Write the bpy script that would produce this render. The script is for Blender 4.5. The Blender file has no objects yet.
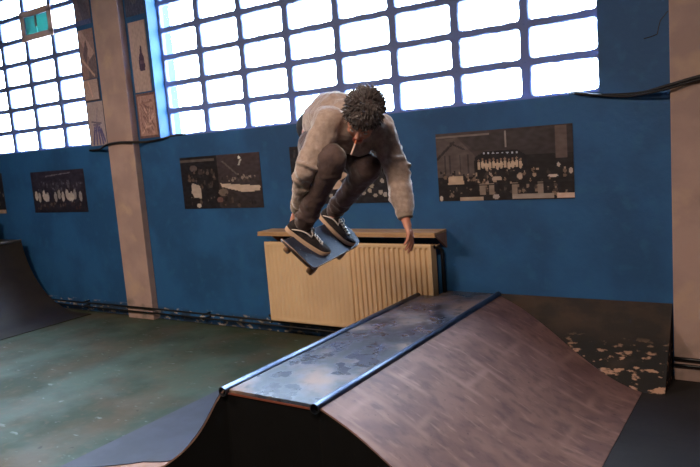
import bpy, bmesh, math, random
from mathutils import Vector, Matrix, noise
V = Vector
PI = math.pi
SC = bpy.context.scene
COL = SC.collection
random.seed(7)

# ------------------------------------------------------------------ materials
def s2l(c):
    return tuple((x/12.92 if x <= .04045 else ((x+.055)/1.055)**2.4) for x in [v/255 for v in c])

def mat(name, rgb, rough=.6, metal=0.0, rgb2=None, scale=6, detail=6, contrast=(.4, .6), bump=0.0, bscale=60,
        stretch=(1, 1, 1), spec=.5, rough2=None, coat=0.0):
    m = bpy.data.materials.new(name); m.use_nodes = True
    nt = m.node_tree; N = nt.nodes; L = nt.links
    b = N['Principled BSDF']
    b.inputs['Base Color'].default_value = (*s2l(rgb), 1)
    b.inputs['Roughness'].default_value = rough
    b.inputs['Metallic'].default_value = metal
    b.inputs['Specular IOR Level'].default_value = spec
    b.inputs['Coat Weight'].default_value = coat
    tc = N.new('ShaderNodeTexCoord'); mp = N.new('ShaderNodeMapping')
    mp.inputs['Scale'].default_value = stretch
    L.new(tc.outputs['Object'], mp.inputs['Vector'])
    m['_mp'] = mp.name
    if rgb2 is not None:
        n = N.new('ShaderNodeTexNoise'); n.inputs['Scale'].default_value = scale; n.inputs['Detail'].default_value = detail
        L.new(mp.outputs[0], n.inputs['Vector'])
        r = N.new('ShaderNodeValToRGB'); r.color_ramp.elements[0].position = contrast[0]; r.color_ramp.elements[1].position = contrast[1]
        r.color_ramp.elements[0].color = (*s2l(rgb), 1); r.color_ramp.elements[1].color = (*s2l(rgb2), 1)
        L.new(n.outputs['Fac'], r.inputs['Fac']); L.new(r.outputs['Color'], b.inputs['Base Color'])
        if rough2 is not None:
            mr = N.new('ShaderNodeMapRange'); mr.inputs[1].default_value = contrast[0]; mr.inputs[2].default_value = contrast[1]
            mr.inputs[3].default_value = rough; mr.inputs[4].default_value = rough2
            L.new(n.outputs['Fac'], mr.inputs[0]); L.new(mr.outputs[0], b.inputs['Roughness'])
    if bump:
        n2 = N.new('ShaderNodeTexNoise'); n2.inputs['Scale'].default_value = bscale; n2.inputs['Detail'].default_value = 5
        L.new(mp.outputs[0], n2.inputs['Vector'])
        bp = N.new('ShaderNodeBump'); bp.inputs['Strength'].default_value = bump; bp.inputs['Distance'].default_value = .01
        L.new(n2.outputs['Fac'], bp.inputs['Height']); L.new(bp.outputs[0], b.inputs['Normal'])
    return m

def layer(m, rgb, scale, lo, hi, stretch=(1, 1, 1), zmax=None, zsoft=.03, detail=5, loc=(0, 0, 0), amount=1.0, rough=None):
    """mix a second colour of dirt, wear or peeled paint over the base by noise (optionally only below a height)"""
    nt = m.node_tree; N = nt.nodes; L = nt.links; b = N['Principled BSDF']
    tc = N.new('ShaderNodeTexCoord'); mp = N.new('ShaderNodeMapping')
    mp.inputs['Scale'].default_value = stretch; mp.inputs['Location'].default_value = loc
    L.new(tc.outputs['Object'], mp.inputs['Vector'])
    n = N.new('ShaderNodeTexNoise'); n.inputs['Scale'].default_value = scale; n.inputs['Detail'].default_value = detail
    L.new(mp.outputs[0], n.inputs['Vector'])
    mr = N.new('ShaderNodeMapRange'); mr.inputs[1].default_value = lo; mr.inputs[2].default_value = hi; mr.inputs[4].default_value = amount
    L.new(n.outputs['Fac'], mr.inputs[0]); fac = mr.outputs[0]
    if zmax is not None:
        sp = N.new('ShaderNodeSeparateXYZ'); L.new(tc.outputs['Object'], sp.inputs[0])
        m2 = N.new('ShaderNodeMapRange'); m2.inputs[1].default_value = zmax-zsoft; m2.inputs[2].default_value = zmax+zsoft
        m2.inputs[3].default_value = 1; m2.inputs[4].default_value = 0
        L.new(sp.outputs[2], m2.inputs[0])
        mu = N.new('ShaderNodeMath'); mu.operation = 'MULTIPLY'; L.new(fac, mu.inputs[0]); L.new(m2.outputs[0], mu.inputs[1]); fac = mu.outputs[0]
    mx = N.new('ShaderNodeMix'); mx.data_type = 'RGBA'
    src = b.inputs['Base Color']
    if src.is_linked: L.new(src.links[0].from_socket, mx.inputs[6])
    else: mx.inputs[6].default_value = src.default_value
    mx.inputs[7].default_value = (*s2l(rgb), 1)
    L.new(fac, mx.inputs[0]); L.new(mx.outputs[2], src)
    if rough is not None:
        mf = N.new('ShaderNodeMix'); rs = b.inputs['Roughness']
        if rs.is_linked: L.new(rs.links[0].from_socket, mf.inputs[2])
        else: mf.inputs[2].default_value = rs.default_value
        mf.inputs[3].default_value = rough; L.new(fac, mf.inputs[0]); L.new(mf.outputs[0], rs)
    return m

M = {}
M['wall'] = mat('blue_wall_paint', (40, 98, 152), .6, rgb2=(34, 84, 132), scale=2.2, bump=.25, bscale=25)
layer(M['wall'], (44, 104, 150), 9, .56, .7, amount=.5)
layer(M['wall'], (200, 190, 180), 11, .56, .60, zmax=.13, zsoft=.02, stretch=(1, 1, 2.2))
layer(M['wall'], (40, 40, 40), 5, .42, .52, zmax=.12, zsoft=.03, amount=.7)
layer(M['wall'], (170, 150, 110), 14, .765, .775, amount=.8)
M['wall_side'] = mat('dim_wall_paint', (52, 62, 78), .8)
M['ceiling'] = mat('ceiling_plaster', (95, 92, 88), .9)
M['floor'] = mat('green_floor_paint', (66, 82, 68), .5, rgb2=(52, 65, 50), scale=1.6, bump=.12, bscale=14, rough2=.65, spec=.22)
layer(M['floor'], (84, 72, 52), 2.2, .45, .68, amount=.75)
layer(M['floor'], (140, 150, 148), 9, .64, .72, stretch=(1, 2.2, 1), amount=.45)
layer(M['floor'], (96, 84, 66), 16, .55, .7, amount=.4, detail=10)
layer(M['floor'], (190, 170, 140), 6, .735, .745, loc=(3, 1, 0), amount=.7)
layer(M['floor'], (38, 40, 36), 12, .68, .72, loc=(8, 4, 0), amount=.7)
M['floor_dark'] = mat('dark_floor_right', (38, 35, 34), .7, rgb2=(29, 27, 27), scale=3, bump=.15, bscale=20)  # darker floor to the right of the ramp deck
M['pillar'] = mat('tan_pillar_paint', (188, 160, 150), .7, rgb2=(172, 146, 138), scale=3, bump=.2, bscale=18)
layer(M['pillar'], (206, 176, 150), 3.5, .55, .7, amount=.6)
layer(M['pillar'], (120, 112, 104), 8, .5, .7, zmax=.22, zsoft=.05, amount=.8)
M['lattice'] = mat('window_lattice_paint', (112, 128, 176), .6, bump=.3, bscale=40)
M['sash'] = mat('vent_sash_wood', (236, 200, 184), .6)  # tan lightened to stand in for flare from the window
M['teal'] = mat('teal_board', (70, 176, 166), .6)
M['teal'].node_tree.nodes['Principled BSDF'].inputs['Transmission Weight'].default_value = .25
M['cable'] = mat('black_rubber', (22, 20, 24), .5)
M['pipe'] = mat('black_pipe_paint', (20, 22, 26), .4)
M['bank'] = mat('dirty_render', (64, 49, 40), .8, rgb2=(42, 36, 33), scale=5, bump=.5, bscale=14, stretch=(1, 1, 2))
layer(M['bank'], (22, 20, 20), 4, .30, .42, zmax=.30, zsoft=.07)
layer(M['bank'], (190, 150, 124), 15, .565, .62, zmax=.24, zsoft=.06, stretch=(.8, 1, 1.8), detail=12, loc=(.4, 0, .1), amount=.9)
M['radiator'] = mat('cream_radiator_enamel', (238, 204, 160), .45, rgb2=(226, 192, 150), scale=2, spec=.4)
M['shelf'] = mat('tan_shelf_board', (206, 168, 126), .5, rgb2=(186, 146, 106), scale=4, stretch=(1, 6, 1))
M['chrome'] = mat('bright_metal', (170, 170, 175), .25, 1)
M['steel'] = mat('steel_coping', (104, 112, 130), .30, 1, rgb2=(66, 74, 92), scale=14, stretch=(1, .2, 1), rough2=.42)
M['deck_top'] = mat('worn_dark_deck', (74, 82, 100), .22, rgb2=(40, 44, 56), scale=9, bump=.12, bscale=30, rough2=.38)
layer(M['deck_top'], (146, 122, 106), 3.4, .48, .70, loc=(1.5, .4, 0), detail=9, rough=.6)
layer(M['deck_top'], (30, 32, 38), 15, .55, .68, amount=.7, detail=9)
M['ply_red'] = mat('ply_edge', (120, 62, 44), .7)
M['black_panel'] = mat('black_side_panel', (11, 11, 13), .85, rgb2=(9, 9, 11), scale=9, spec=.15)
layer(M['black_panel'], (70, 52, 40), 22, .73, .76, amount=.6)
M['ramp'] = mat('brown_plywood_skin', (132, 100, 88), .6, rgb2=(114, 84, 75), scale=5, bump=.15, bscale=22)
layer(M['ramp'], (84, 62, 56), 15, .50, .66, stretch=(.8, 1.2, 1), amount=.55, detail=10)
layer(M['ramp'], (168, 134, 118), 11, .58, .7, stretch=(.5, 2.2, 1), loc=(3, 2, 0), amount=.5, detail=9)
layer(M['ramp'], (66, 50, 46), 34, .69, .73, amount=.7)
def seams(m, rgb, bw, bh, mort, amount):
    nt = m.node_tree; N = nt.nodes; L = nt.links; b = N['Principled BSDF']
    tc = N.new('ShaderNodeTexCoord'); br = N.new('ShaderNodeTexBrick'); L.new(tc.outputs['Object'], br.inputs['Vector'])
    br.inputs['Scale'].default_value = 1; br.inputs['Brick Width'].default_value = bw; br.inputs['Row Height'].default_value = bh
    br.inputs['Mortar Size'].default_value = mort; br.inputs['Mortar Smooth'].default_value = 1
    n = N.new('ShaderNodeTexNoise'); n.inputs['Scale'].default_value = 2.6; L.new(tc.outputs['Object'], n.inputs['Vector'])
    mr = N.new('ShaderNodeMapRange'); mr.inputs[1].default_value = .42; mr.inputs[2].default_value = .6; mr.inputs[4].default_value = amount; L.new(n.outputs['Fac'], mr.inputs[0])
    mu = N.new('ShaderNodeMath'); mu.operation = 'MULTIPLY'; L.new(br.outputs['Fac'], mu.inputs[0]); L.new(mr.outputs[0], mu.inputs[1])
    mx = N.new('ShaderNodeMix'); mx.data_type = 'RGBA'; src = b.inputs['Base Color']; L.new(src.links[0].from_socket, mx.inputs[6])
    mx.inputs[7].default_value = (*s2l(rgb), 1); L.new(mu.outputs[0], mx.inputs[0]); L.new(mx.outputs[2], src)
seams(M['ramp'], (164, 130, 116), .50, .30, .035, .6)
M['ramp_blue'] = mat('blue_grey_sheet', (54, 57, 72), .55, rgb2=(46, 48, 60), scale=5)
M['ply'] = mat('bare_ply', (166, 132, 116), .6, rgb2=(146, 112, 96), scale=8)
M['quarter'] = mat('dark_quarter_skin', (46, 40, 32), .5, rgb2=(36, 31, 26), scale=4, spec=.3)
M['yellow'] = mat('pale_yellow_paint', (226, 196, 120), .6)
M['white_edge'] = mat('ply_seam', (150, 134, 116), .7)
M['warm'] = mat('lamp_housing', (200, 200, 195), .5)

# clothing and skin
M['skin'] = mat('skin', (206, 152, 132), .5, rgb2=(196, 132, 114), scale=14, spec=.35)
M['hair'] = mat('brown_hair', (44, 35, 38), .45, rgb2=(58, 46, 46), scale=30)
M['sweat'] = mat('heather_sweatshirt', (176, 158, 148), .9, rgb2=(160, 142, 134), scale=50, bump=.35, bscale=220, spec=.2)
M['cuff'] = mat('ribbed_cuff', (150, 136, 126), .9, spec=.2)
M['trouser'] = mat('brown_trousers', (92, 76, 74), .85, rgb2=(80, 66, 66), scale=20, bump=.3, bscale=160, spec=.25)
M['band'] = mat('black_waistband', (18, 18, 24), .8)
M['shoe'] = mat('black_suede', (26, 23, 27), .85, rgb2=(46, 40, 42), scale=40)
M['sole'] = mat('cream_rubber', (206, 176, 150), .6)
M['lace'] = mat('white_lace', (225, 215, 210), .7)
M['eye'] = mat('eye_white', (225, 220, 215), .3)
M['lips'] = mat('lips', (176, 92, 84), .5)
M['cig'] = mat('cigarette_paper', (235, 200, 184), .6)
M['filter'] = mat('cigarette_filter', (226, 130, 96), .6)
M['grip'] = mat('grip_tape', (38, 48, 72), .65, bump=.3, bscale=400)
M['deck_wood'] = mat('skateboard_ply', (66, 50, 46), .5)
M['deck_seam'] = mat('pale_ply_edge', (178, 156, 140), .5)
M['truck'] = mat('truck_metal', (120, 118, 120), .35, 1)
M['wheel'] = mat('worn_wheel', (150, 116, 88), .5)

for k, wt, rg in (('sweat', 1.0, .35), ('trouser', .5, .35), ('hair', .6, .4), ('cuff', .6, .35)):
    b = M[k].node_tree.nodes['Principled BSDF']; b.inputs['Sheen Weight'].default_value = wt; b.inputs['Sheen Roughness'].default_value = rg
def attr_mat(name):
    m = bpy.data.materials.new(name); m.use_nodes = True
    N = m.node_tree.nodes; a = N.new('ShaderNodeVertexColor'); a.layer_name = 'print'
    m.node_tree.links.new(a.outputs[0], N['Principled BSDF'].inputs['Base Color'])
    N['Principled BSDF'].inputs['Roughness'].default_value = .45
    return m
M['print'] = attr_mat('poster_print')

def glass_mat():
    m = bpy.data.materials.new('window_glass'); m.use_nodes = True
    N = m.node_tree.nodes; L = m.node_tree.links
    N.remove(N['Principled BSDF'])
    t = N.new('ShaderNodeBsdfTransparent'); t.inputs[0].default_value = (.95, .98, 1, 1)
    g = N.new('ShaderNodeBsdfGlossy'); g.inputs['Roughness'].default_value = .1
    x = N.new('ShaderNodeMixShader'); x.inputs[0].default_value = .06
    L.new(t.outputs[0], x.inputs[1]); L.new(g.outputs[0], x.inputs[2]); L.new(x.outputs[0], N['Material Output'].inputs[0])
    return m
M['glass'] = glass_mat()

# ------------------------------------------------------------------ mesh helpers
class MB:
    def __init__(s): s.v = []; s.f = []
    def add(s, vs, fs):
        o = len(s.v); s.v += [V(p) for p in vs]; s.f += [[i+o for i in f] for f in fs]
    def box(s, x0, x1, y0, y1, z0, z1):
        s.add([(x, y, z) for x in (x0, x1) for y in (y0, y1) for z in (z0, z1)],
              [(0, 1, 3, 2), (4, 6, 7, 5), (0, 4, 5, 1), (2, 3, 7, 6), (0, 2, 6, 4), (1, 5, 7, 3)])
    def obox(s, c, ax, ay, az, hx, hy, hz):
        c, ax, ay, az = V(c), V(ax), V(ay), V(az)
        s.add([c+ax*i*hx+ay*j*hy+az*k*hz for i in (-1, 1) for j in (-1, 1) for k in (-1, 1)],
              [(0, 1, 3, 2), (4, 6, 7, 5), (0, 4, 5, 1), (2, 3, 7, 6), (0, 2, 6, 4), (1, 5, 7, 3)])
    def tube(s, pts, r, n=10, caps=True):
        pts = [V(p) for p in pts]; rs = r if isinstance(r, (list, tuple)) else [r]*len(pts)
        vs = []; fs = []; prev = None
        for i, p in enumerate(pts):
            t = (pts[min(i+1, len(pts)-1)]-pts[max(i-1, 0)]).normalized()
            if prev is None:
                a = V((0, 0, 1)) if abs(t.z) < .9 else V((1, 0, 0))
                u = t.cross(a).normalized()
            else:
                u = (prev-t*prev.dot(t)).normalized()
            prev = u; w = t.cross(u)
            for k in range(n):
                an = 2*PI*k/n
                vs.append(p+(u*math.cos(an)+w*math.sin(an))*rs[i])
        for i in range(len(pts)-1):
            for k in range(n):
                fs.append((i*n+k, i*n+(k+1) % n, (i+1)*n+(k+1) % n, (i+1)*n+k))
        if caps:
            fs.append(tuple(reversed(range(n)))); fs.append(tuple((len(pts)-1)*n+k for k in range(n)))
        s.add(vs, fs)
    def ell(s, c, rad, axes=None, nu=16, nv=10):
        c = V(c); A = axes or (V((1, 0, 0)), V((0, 1, 0)), V((0, 0, 1)))
        vs = []; fs = []
        P = lambda x, y, z: c+A[0]*x*rad[0]+A[1]*y*rad[1]+A[2]*z*rad[2]
        for j in range(1, nv):
            th = PI*j/nv
            for i in range(nu):
                ph = 2*PI*i/nu
                vs.append(P(math.sin(th)*math.cos(ph), math.sin(th)*math.sin(ph), math.cos(th)))
        vs.append(P(0, 0, 1)); vs.append(P(0, 0, -1)); T = len(vs)-2; B = T+1
        for j in range(nv-2):
            for i in range(nu):
                fs.append((j*nu+i, (j+1)*nu+i, (j+1)*nu+(i+1) % nu, j*nu+(i+1) % nu))
        for i in range(nu):
            fs.append((T, i, (i+1) % nu)); fs.append((B, (nv-2)*nu+(i+1) % nu, (nv-2)*nu+i))
        s.add(vs, fs)
    def cap(s, p0, p1, r0, r1, n=14):
        """rounded tapered capsule, closed"""
        p0, p1 = V(p0), V(p1); d = (p1-p0); ln = d.length; t = d.normalized() if ln > 1e-6 else V((0, 0, 1))
        pts = []; rs = []
        for k in range(5):
            a = PI/2*(1-k/4); pts.append(p0-t*r0*math.sin(a)); rs.append(max(r0*math.cos(a), r0*.04))
        for k in range(1, 4): pts.append(p0+d*k/4); rs.append(r0+(r1-r0)*k/4)
        for k in range(5):
            a = PI/2*k/4; pts.append(p1+t*r1*math.sin(a)); rs.append(max(r1*math.cos(a), r1*.04))
        s.tube(pts, rs, n)
    def prism(s, poly, f0, f1):
        """poly: list of 2D; f0/f1 map 2D->3D for the two ends"""
        n = len(poly)
        s.add([f0(*p) for p in poly]+[f1(*p) for p in poly],
              [tuple(range(n)), tuple(reversed(range(n, 2*n)))]+[(i, i+n, (i+1) % n+n, (i+1) % n) for i in range(n)])
    def build(s, name, m, parent=None, smooth=False, origin=None):
        me = bpy.data.meshes.new(name)
        o0 = V(origin) if origin is not None else V((0, 0, 0))
        me.from_pydata([tuple(p-o0) for p in s.v], [], s.f)
        bm = bmesh.new(); bm.from_mesh(me); bmesh.ops.recalc_face_normals(bm, faces=bm.faces); bm.to_mesh(me); bm.free()
        me.materials.append(m)
        if smooth:
            for p in me.polygons: p.use_smooth = True
        o = bpy.data.objects.new(name, me); COL.objects.link(o)
        if parent is not None:
            o.parent = parent
            o.location = o0-world_loc(parent)
        else: o.location = o0
        return o

def world_loc(o):
    l = V(o.location)
    while o.parent: o = o.parent; l = l+o.location
    return l

def smooth_auto(o, ang=40):
    me = o.data
    for p in me.polygons: p.use_smooth = True
    me.set_sharp_from_angle(angle=math.radians(ang))
    return o
def bevel(o, w, seg=2):
    b = o.modifiers.new('bevel', 'BEVEL'); b.width = w; b.segments = seg; b.limit_method = 'ANGLE'
    return o
def tag(o, label=None, cat=None, group=None, kind=None):
    if label: o['label'] = label
    if cat: o['category'] = cat
    if group: o['group'] = group
    if kind: o['kind'] = kind
    return o
def empty(name, loc, label, cat, group=None):
    o = bpy.data.objects.new(name, None); COL.objects.link(o); o.location = loc; o.empty_display_size = .1
    return tag(o, label, cat, group)
def struct(o): o['kind'] = 'structure'; return o

# ------------------------------------------------------------------ the hall
YW = 4.8                      # inner face of the window wall
SILL, PZ, ROWS = 1.94, .272, 8
TOP = SILL+PZ*ROWS
MX0, MX1 = -5.45, -1.09       # opening of the main window
LX0, LX1 = -11.05, -6.61      # opening of the window at the left
HC = 4.9
w = MB()
w.box(-13, 5, YW, YW+.3, 0, SILL); w.box(-13, 5, YW, YW+.3, TOP, HC)
for a, b in ((-13, LX0), (LX1, MX0), (MX1, 5)): w.box(a, b, YW, YW+.3, SILL, TOP)
wb = struct(w.build('wall_back', M['wall']))
w = MB()
for k, pts in enumerate(([(-.805, 2.246), (-.76, 2.252), (-.725, 2.262)], [(-.725, 2.262), (-.715, 2.31), (-.705, 2.345), (-.66, 2.395)])):
    w.tube([(x, YW-.0005, z) for x, z in pts], .003, 5)
w.build('wall_crack', M['cable'], wb)
w = MB(); w.box(-13.2, -13, -6, YW+.3, 0, HC); struct(w.build('wall_left', M['wall_side']))
w = MB(); w.box(5, 5.2, -6, YW+.3, 0, HC); struct(w.build('wall_right', M['wall_side']))
w = MB(); w.box(-13.2, 5.2, -6.2, -6, 0, HC); struct(w.build('wall_front', M['wall_side']))
w = MB(); w.box(-13.2, 5.2, -6.2, YW+.3, HC, HC+.2); struct(w.build('ceiling', M['ceiling']))
w = MB(); w.box(-13.2, -1.9, -6.2, YW+.3, -.1, 0); struct(w.build('floor', M['floor']))
w = MB(); w.box(-1.9, 5.2, -6.2, YW+.3, -.1, 0); f2 = struct(w.build('floor', M['floor_dark'])) 

# pillars: part of the wall
for n, (a, b) in enumerate(((-6.205, -5.79), (-.645, -.22))):
    w = MB(); w.box(a, b, YW-.08, YW, 0, HC)
    o = struct(w.build('trim_%d' % (n+1), M['pillar'])); bevel(o, .006)

# lattice windows
def lattice(xs, zs, y0, y1, half, name_n, jit):
    rnd = random.Random(name_n)
    xs = list(xs); zs = list(zs)
    mb = MB(); NC = 4
    for i in range(len(xs)-1):
        for j in range(len(zs)-1):
            x0, x1, z0, z1 = xs[i], xs[i+1], zs[j], zs[j+1]
            hx0 = half if i else half*.8; hx1 = half
            a, b, c, d = x0+hx0, x1-hx1, z0+half*.75, z1-half*.75
            r = .026
            inner = []
            def seg(p, q, n, nx, nz):
                for k in range(n):
                    t = k/n; e = rnd.uniform(-jit, jit)
                    inner.append((p[0]+(q[0]-p[0])*t+nx*e, p[1]+(q[1]-p[1])*t+nz*e))
            def arc(cx, cz, a0):
                for k in range(NC):
                    an = a0+PI/2*k/NC
                    inner.append((cx+r*math.cos(an), cz+r*math.sin(an)))
            arc(a+r, c+r, PI); seg((a+r, c), (b-r, c), 8, 0, 1)
            arc(b-r, c+r, -PI/2); seg((b, c+r), (b, d-r), 4, 1, 0)
            arc(b-r, d-r, 0); seg((b-r, d), (a+r, d), 8, 0, 1)
            arc(a+r, d-r, PI/2); seg((a, d-r), (a, c+r), 4, 1, 0)
            n = len(inner); cx, cz = (x0+x1)/2, (z0+z1)/2
            outer = []
            for (px, pz) in inner:      # push each inner vertex out to the cell border
                dx, dz = px-cx, pz-cz
                k = min(((x1-x0)/2)/abs(dx) if abs(dx) > 1e-6 else 1e9, ((z1-z0)/2)/abs(dz) if abs(dz) > 1e-6 else 1e9)
                outer.append((cx+dx*k, cz+dz*k))
            ch = .008
            def grow(p, e):
                dx, dz = p[0]-cx, p[1]-cz; l = math.hypot(dx, dz); return (p[0]+dx/l*e, p[1]+dz/l*e)
            rings = [[(p[0], y0, p[1]) for p in outer], [(*(lambda q: (q[0], y0, q[1]))(grow(p, ch)),) for p in inner], [(p[0], y0+ch, p[1]) for p in inner],
                     [(p[0], y1, p[1]) for p in inner], [(p[0], y1, p[1]) for p in outer]]
            vs = [p for rg in rings for p in rg]; fs = []
            for q in range(4):
                for k in range(n):
                    fs.append((q*n+k, q*n+(k+1) % n, (q+1)*n+(k+1) % n, (q+1)*n+k))
            mb.add(vs, fs)
    return mb
zs = [SILL+PZ*k for k in range(ROWS+1)]
zs[0] -= .02
xm = [MX0+.545*k for k in range(9)]
xl = [LX1-.03]+[-7.26-.54*k for k in range(7)]+[LX0]
xl = sorted(xl)
for n, (xx, jit) in enumerate(((xl, .002), (xm, .004))):
    zz = list(zs); zz[0] += .02
    o = lattice(xx, zz, YW+.135, YW+.180, .037, n+3, jit).build('window_%d' % (n+1), M['lattice'])
    struct(o)
    g = MB(); g.box(xx[0]+.01, xx[-1]-.01, YW+.160, YW+.164, SILL+.005, TOP-.005)
    g.build('window_pane', M['glass'], o)
    if n == 0:
        w = MB()        # odd vent sash with a tan frame and teal boards in the fifth row
        x0, x1, z0, z1 = -7.80, -7.26, SILL+PZ*5, SILL+PZ*6
        for a in ((x0-.05, x1+.05, z0-.035, z0+.035), (x0-.05, x1+.05, z1-.03, z1+.04), (x0-.05, x0+.03, z0, z1), (x1-.03, x1+.05, z0, z1)):
            w.box(a[0], a[1], YW+.12, YW+.134, a[2], a[3])
        bevel(w.build('vent_sash', M['sash'], o), .003)
        w = MB(); w.box(x0+.245, x0+.272, YW+.126, YW+.139, z0+.11, z1-.03); w.build('vent_divider', M['ply'], o)
        w = MB(); w.box(x0+.03, x0+.255, YW+.14, YW+.15, z0+.035, z1-.03); w.box(x0+.262, x1-.03, YW+.14, YW+.15, z0+.035, z1-.03)
        w.build('vent_board', M['teal'], o)['label'] = 'teal painted boards behind one pane'

# dark paint strip of the wall foot is the wall's own material; two heating pipes run along it
for n, (z, r, xa, xb) in enumerate(((.085, .009, -12.8, -2.5), (.128, .0105, -12.8, -2.5), (.105, .010, -.645, 4.7), (.15, .012, -.645, 4.7))):
    w = MB(); pts = []
    for k in range(60):
        x = xa+k*((xb-xa)/59)
        y = YW-.1+.004*math.sin(x*3+n)
        pts.append((x, y, z+.006*math.sin(x*1.1+n)))
    w.tube(pts, r, 8)
    o = w.build('heating_pipe', M['pipe'], smooth=True)
    tag(o, ['lower thin black pipe along the wall foot under the radiator', 'upper thin black pipe along the wall foot under the radiator', 'lower black pipe crossing the foot of the right pillar', 'upper black pipe crossing the foot of the right pillar'][n], 'pipe', 'black pipes along the wall foot')
    for x in (-10.5, -8.9, -7.0, -5.0, .6, 2.4):
        if xa < x < xb:
            w = MB(); w.box(x-.008, x+.008, YW-.11, YW-.001, z-.012, z+.004); w.build('pipe_bracket', M['pipe'], o)

# cable at sill height
def spline(pts, n=8):
    P = [V(p) for p in pts]; out = []
    for i in range(len(P)-1):
        a = P[max(i-1, 0)]; b = P[i]; c = P[i+1]; d = P[min(i+2, len(P)-1)]
        for k in range(n):
            t = k/n
            out.append(.5*((2*b)+(c-a)*t+(2*a-5*b+4*c-d)*t*t+(-a+3*b-3*c+d)*t**3))
    out.append(P[-1]); return out
yc = YW-.012
w = MB()
w.tube(spline([(-6.62, yc, 1.885), (-6.45, yc-.01, 1.885), (-6.25, YW-.10, 1.91), (-6.15, YW-.095, 1.93), (-5.98, YW-.095, 1.935), (-5.80, YW-.10, 1.925),
               (-5.66, yc, 1.915), (-5.40, yc, 1.93), (-5.28, YW+.03, 1.954), (-5.20, YW+.12, 1.955)]), .0125, 8)
o = w.build('wall_cable', M['cable'], smooth=True)
tag(o, 'black cable crossing the left pillar at the height of the window sill', 'cable')
w = MB()
w.tube(spline([(-1.32, YW+.12, 1.955), (-1.27, YW+.03, 1.955), (-1.22, yc, 1.940), (-1.09, yc, 1.915), (-.85, yc-.01, 1.90), (-.66, YW-.10, 1.925),
               (-.45, YW-.095, 1.965), (-.1, yc-.08, 2.0), (.6, yc, 2.02), (4.9, yc, 2.0)]), .0125, 8)
o = w.build('wall_cable', M['cable'], smooth=True)
tag(o, 'thicker black cable slung from the window sill across the right pillar', 'cable')
w = MB()
w.tube(spline([(-1.18, yc-.012, 1.935), (-1.1, yc-.02, 1.918), (-.9, yc-.02, 1.888), (-.67, YW-.115, 1.905), (-.50, YW-.11, 1.94), (-.2, YW-.11, 1.975), (.6, yc-.025, 1.99), (2, yc-.025, 1.98)]), .008, 8)
o = w.build('wall_cable', M['cable'], smooth=True)
tag(o, 'thinner black cable sagging below the thick one onto the right pillar', 'cable')

# ------------------------------------------------------------------ printed posters: flat sheets with printed areas
def poster(x0, x1, z0, z1, nx, nz, paint, label, name='poster', cat='poster', group=None, y=YW, tilt=0.0, t=.004, skew=0.0):
    """sheet with its print as face colours, u to the right, v up, both 0..1"""
    cx, cz = (x0+x1)/2, (z0+z1)/2; W, H = x1-x0, z1-z0
    nx, nz = int(nx*1.7), int(nz*1.7)
    vs = []; fs = []; cols = []
    for j in range(nz+1):
        for i in range(nx+1):
            u, v = i/nx, j/nz
            a, b = (u-.5)*W, (v-.5)*H+skew*(u-.5)
            vs.append((a*math.cos(tilt)-b*math.sin(tilt), -t, a*math.sin(tilt)+b*math.cos(tilt)))
    for j in range(nz):
        for i in range(nx):
            fs.append((j*(nx+1)+i, j*(nx+1)+i+1, (j+1)*(nx+1)+i+1, (j+1)*(nx+1)+i))
            cols.append(paint((i+.5)/nx, (j+.5)/nz))
    c0 = [0, nx, (nz+1)*(nx+1)-1, nz*(nx+1)]
    base = len(vs)
    for c in c0: vs.append((vs[c][0], 0, vs[c][2]))
    fs.append((base+3, base+2, base+1, base)); cols.append((60, 60, 62))
    edge = [list(range(0, nx+1)), [nx+j*(nx+1) for j in range(nz+1)], [nz*(nx+1)+nx-i for i in range(nx+1)], [(nz-j)*(nx+1) for j in range(nz+1)]]
    for k in range(4):
        fs.append(tuple(reversed(edge[k]))+(base+k, base+(k+1) % 4)); cols.append((60, 60, 62))
    me = bpy.data.meshes.new(name); me.from_pydata(vs, [], fs); me.materials.append(M['print'])
    ca = me.color_attributes.new('print', 'FLOAT_COLOR', 'CORNER')
    for p in me.polygons:
        c = s2l([max(0, min(255, q*(1.22 if group == G2 else 1))) for q in cols[p.index]])  # pictures beside the left pillar brightened to stand in for window haze
        for li in p.loop_indices: ca.data[li].color = (*c, 1)
    o = bpy.data.objects.new(name, me); COL.objects.link(o); o.location = (cx, y-.001, cz)
    return tag(o, label, cat, group)

def nz3(u, v, s, seed=0): return noise.noise(V((u*s, v*s, seed*7.3)))
def mixc(a, b, t): return tuple(a[i]+(b[i]-a[i])*t for i in range(3))
class Art:
    """small list of shapes painted in order on a base"""
    def __init__(s, base, gr=14, seed=1, gs=20): s.base = base; s.sh = []; s.gr = gr; s.seed = seed; s.gs = gs
    def r(s, u0, u1, v0, v1, c): s.sh.append(('r', u0, u1, v0, v1, c)); return s
    def e(s, u, v, a, b, c): s.sh.append(('e', u, v, a, b, c)); return s
    def l(s, u0, v0, u1, v1, w, c): s.sh.append(('l', u0, v0, u1, v1, w, c)); return s
    def p(s, pts, c): s.sh.append(('p', pts, c)); return s
    def __call__(s, u, v):
        c = s.base(u, v) if callable(s.base) else s.base
        for q in s.sh:
            if q[0] == 'r': hit = q[1] <= u <= q[2] and q[3] <= v <= q[4]
            elif q[0] == 'e': hit = ((u-q[1])/q[3])**2+((v-q[2])/q[4])**2 < 1
            elif q[0] == 'l':
                ax, ay, bx, by = q[1:5]; dx, dy = bx-ax, by-ay; t = max(0, min(1, ((u-ax)*dx+(v-ay)*dy)/(dx*dx+dy*dy)))
                hit = math.hypot(u-ax-dx*t, v-ay-dy*t) < q[5]
            else:
                pts = q[1]; hit = False
                for i in range(len(pts)):
                    (xa, ya), (xb, yb) = pts[i], pts[i-1]
                    if (ya > v) != (yb > v) and u < (xb-xa)*(v-ya)/(yb-ya)+xa: hit = not hit
            if hit: c = q[-1]
        g = nz3(u, v, s.gs, s.seed)*s.gr*2
        return tuple(k+g for k in c)
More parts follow.
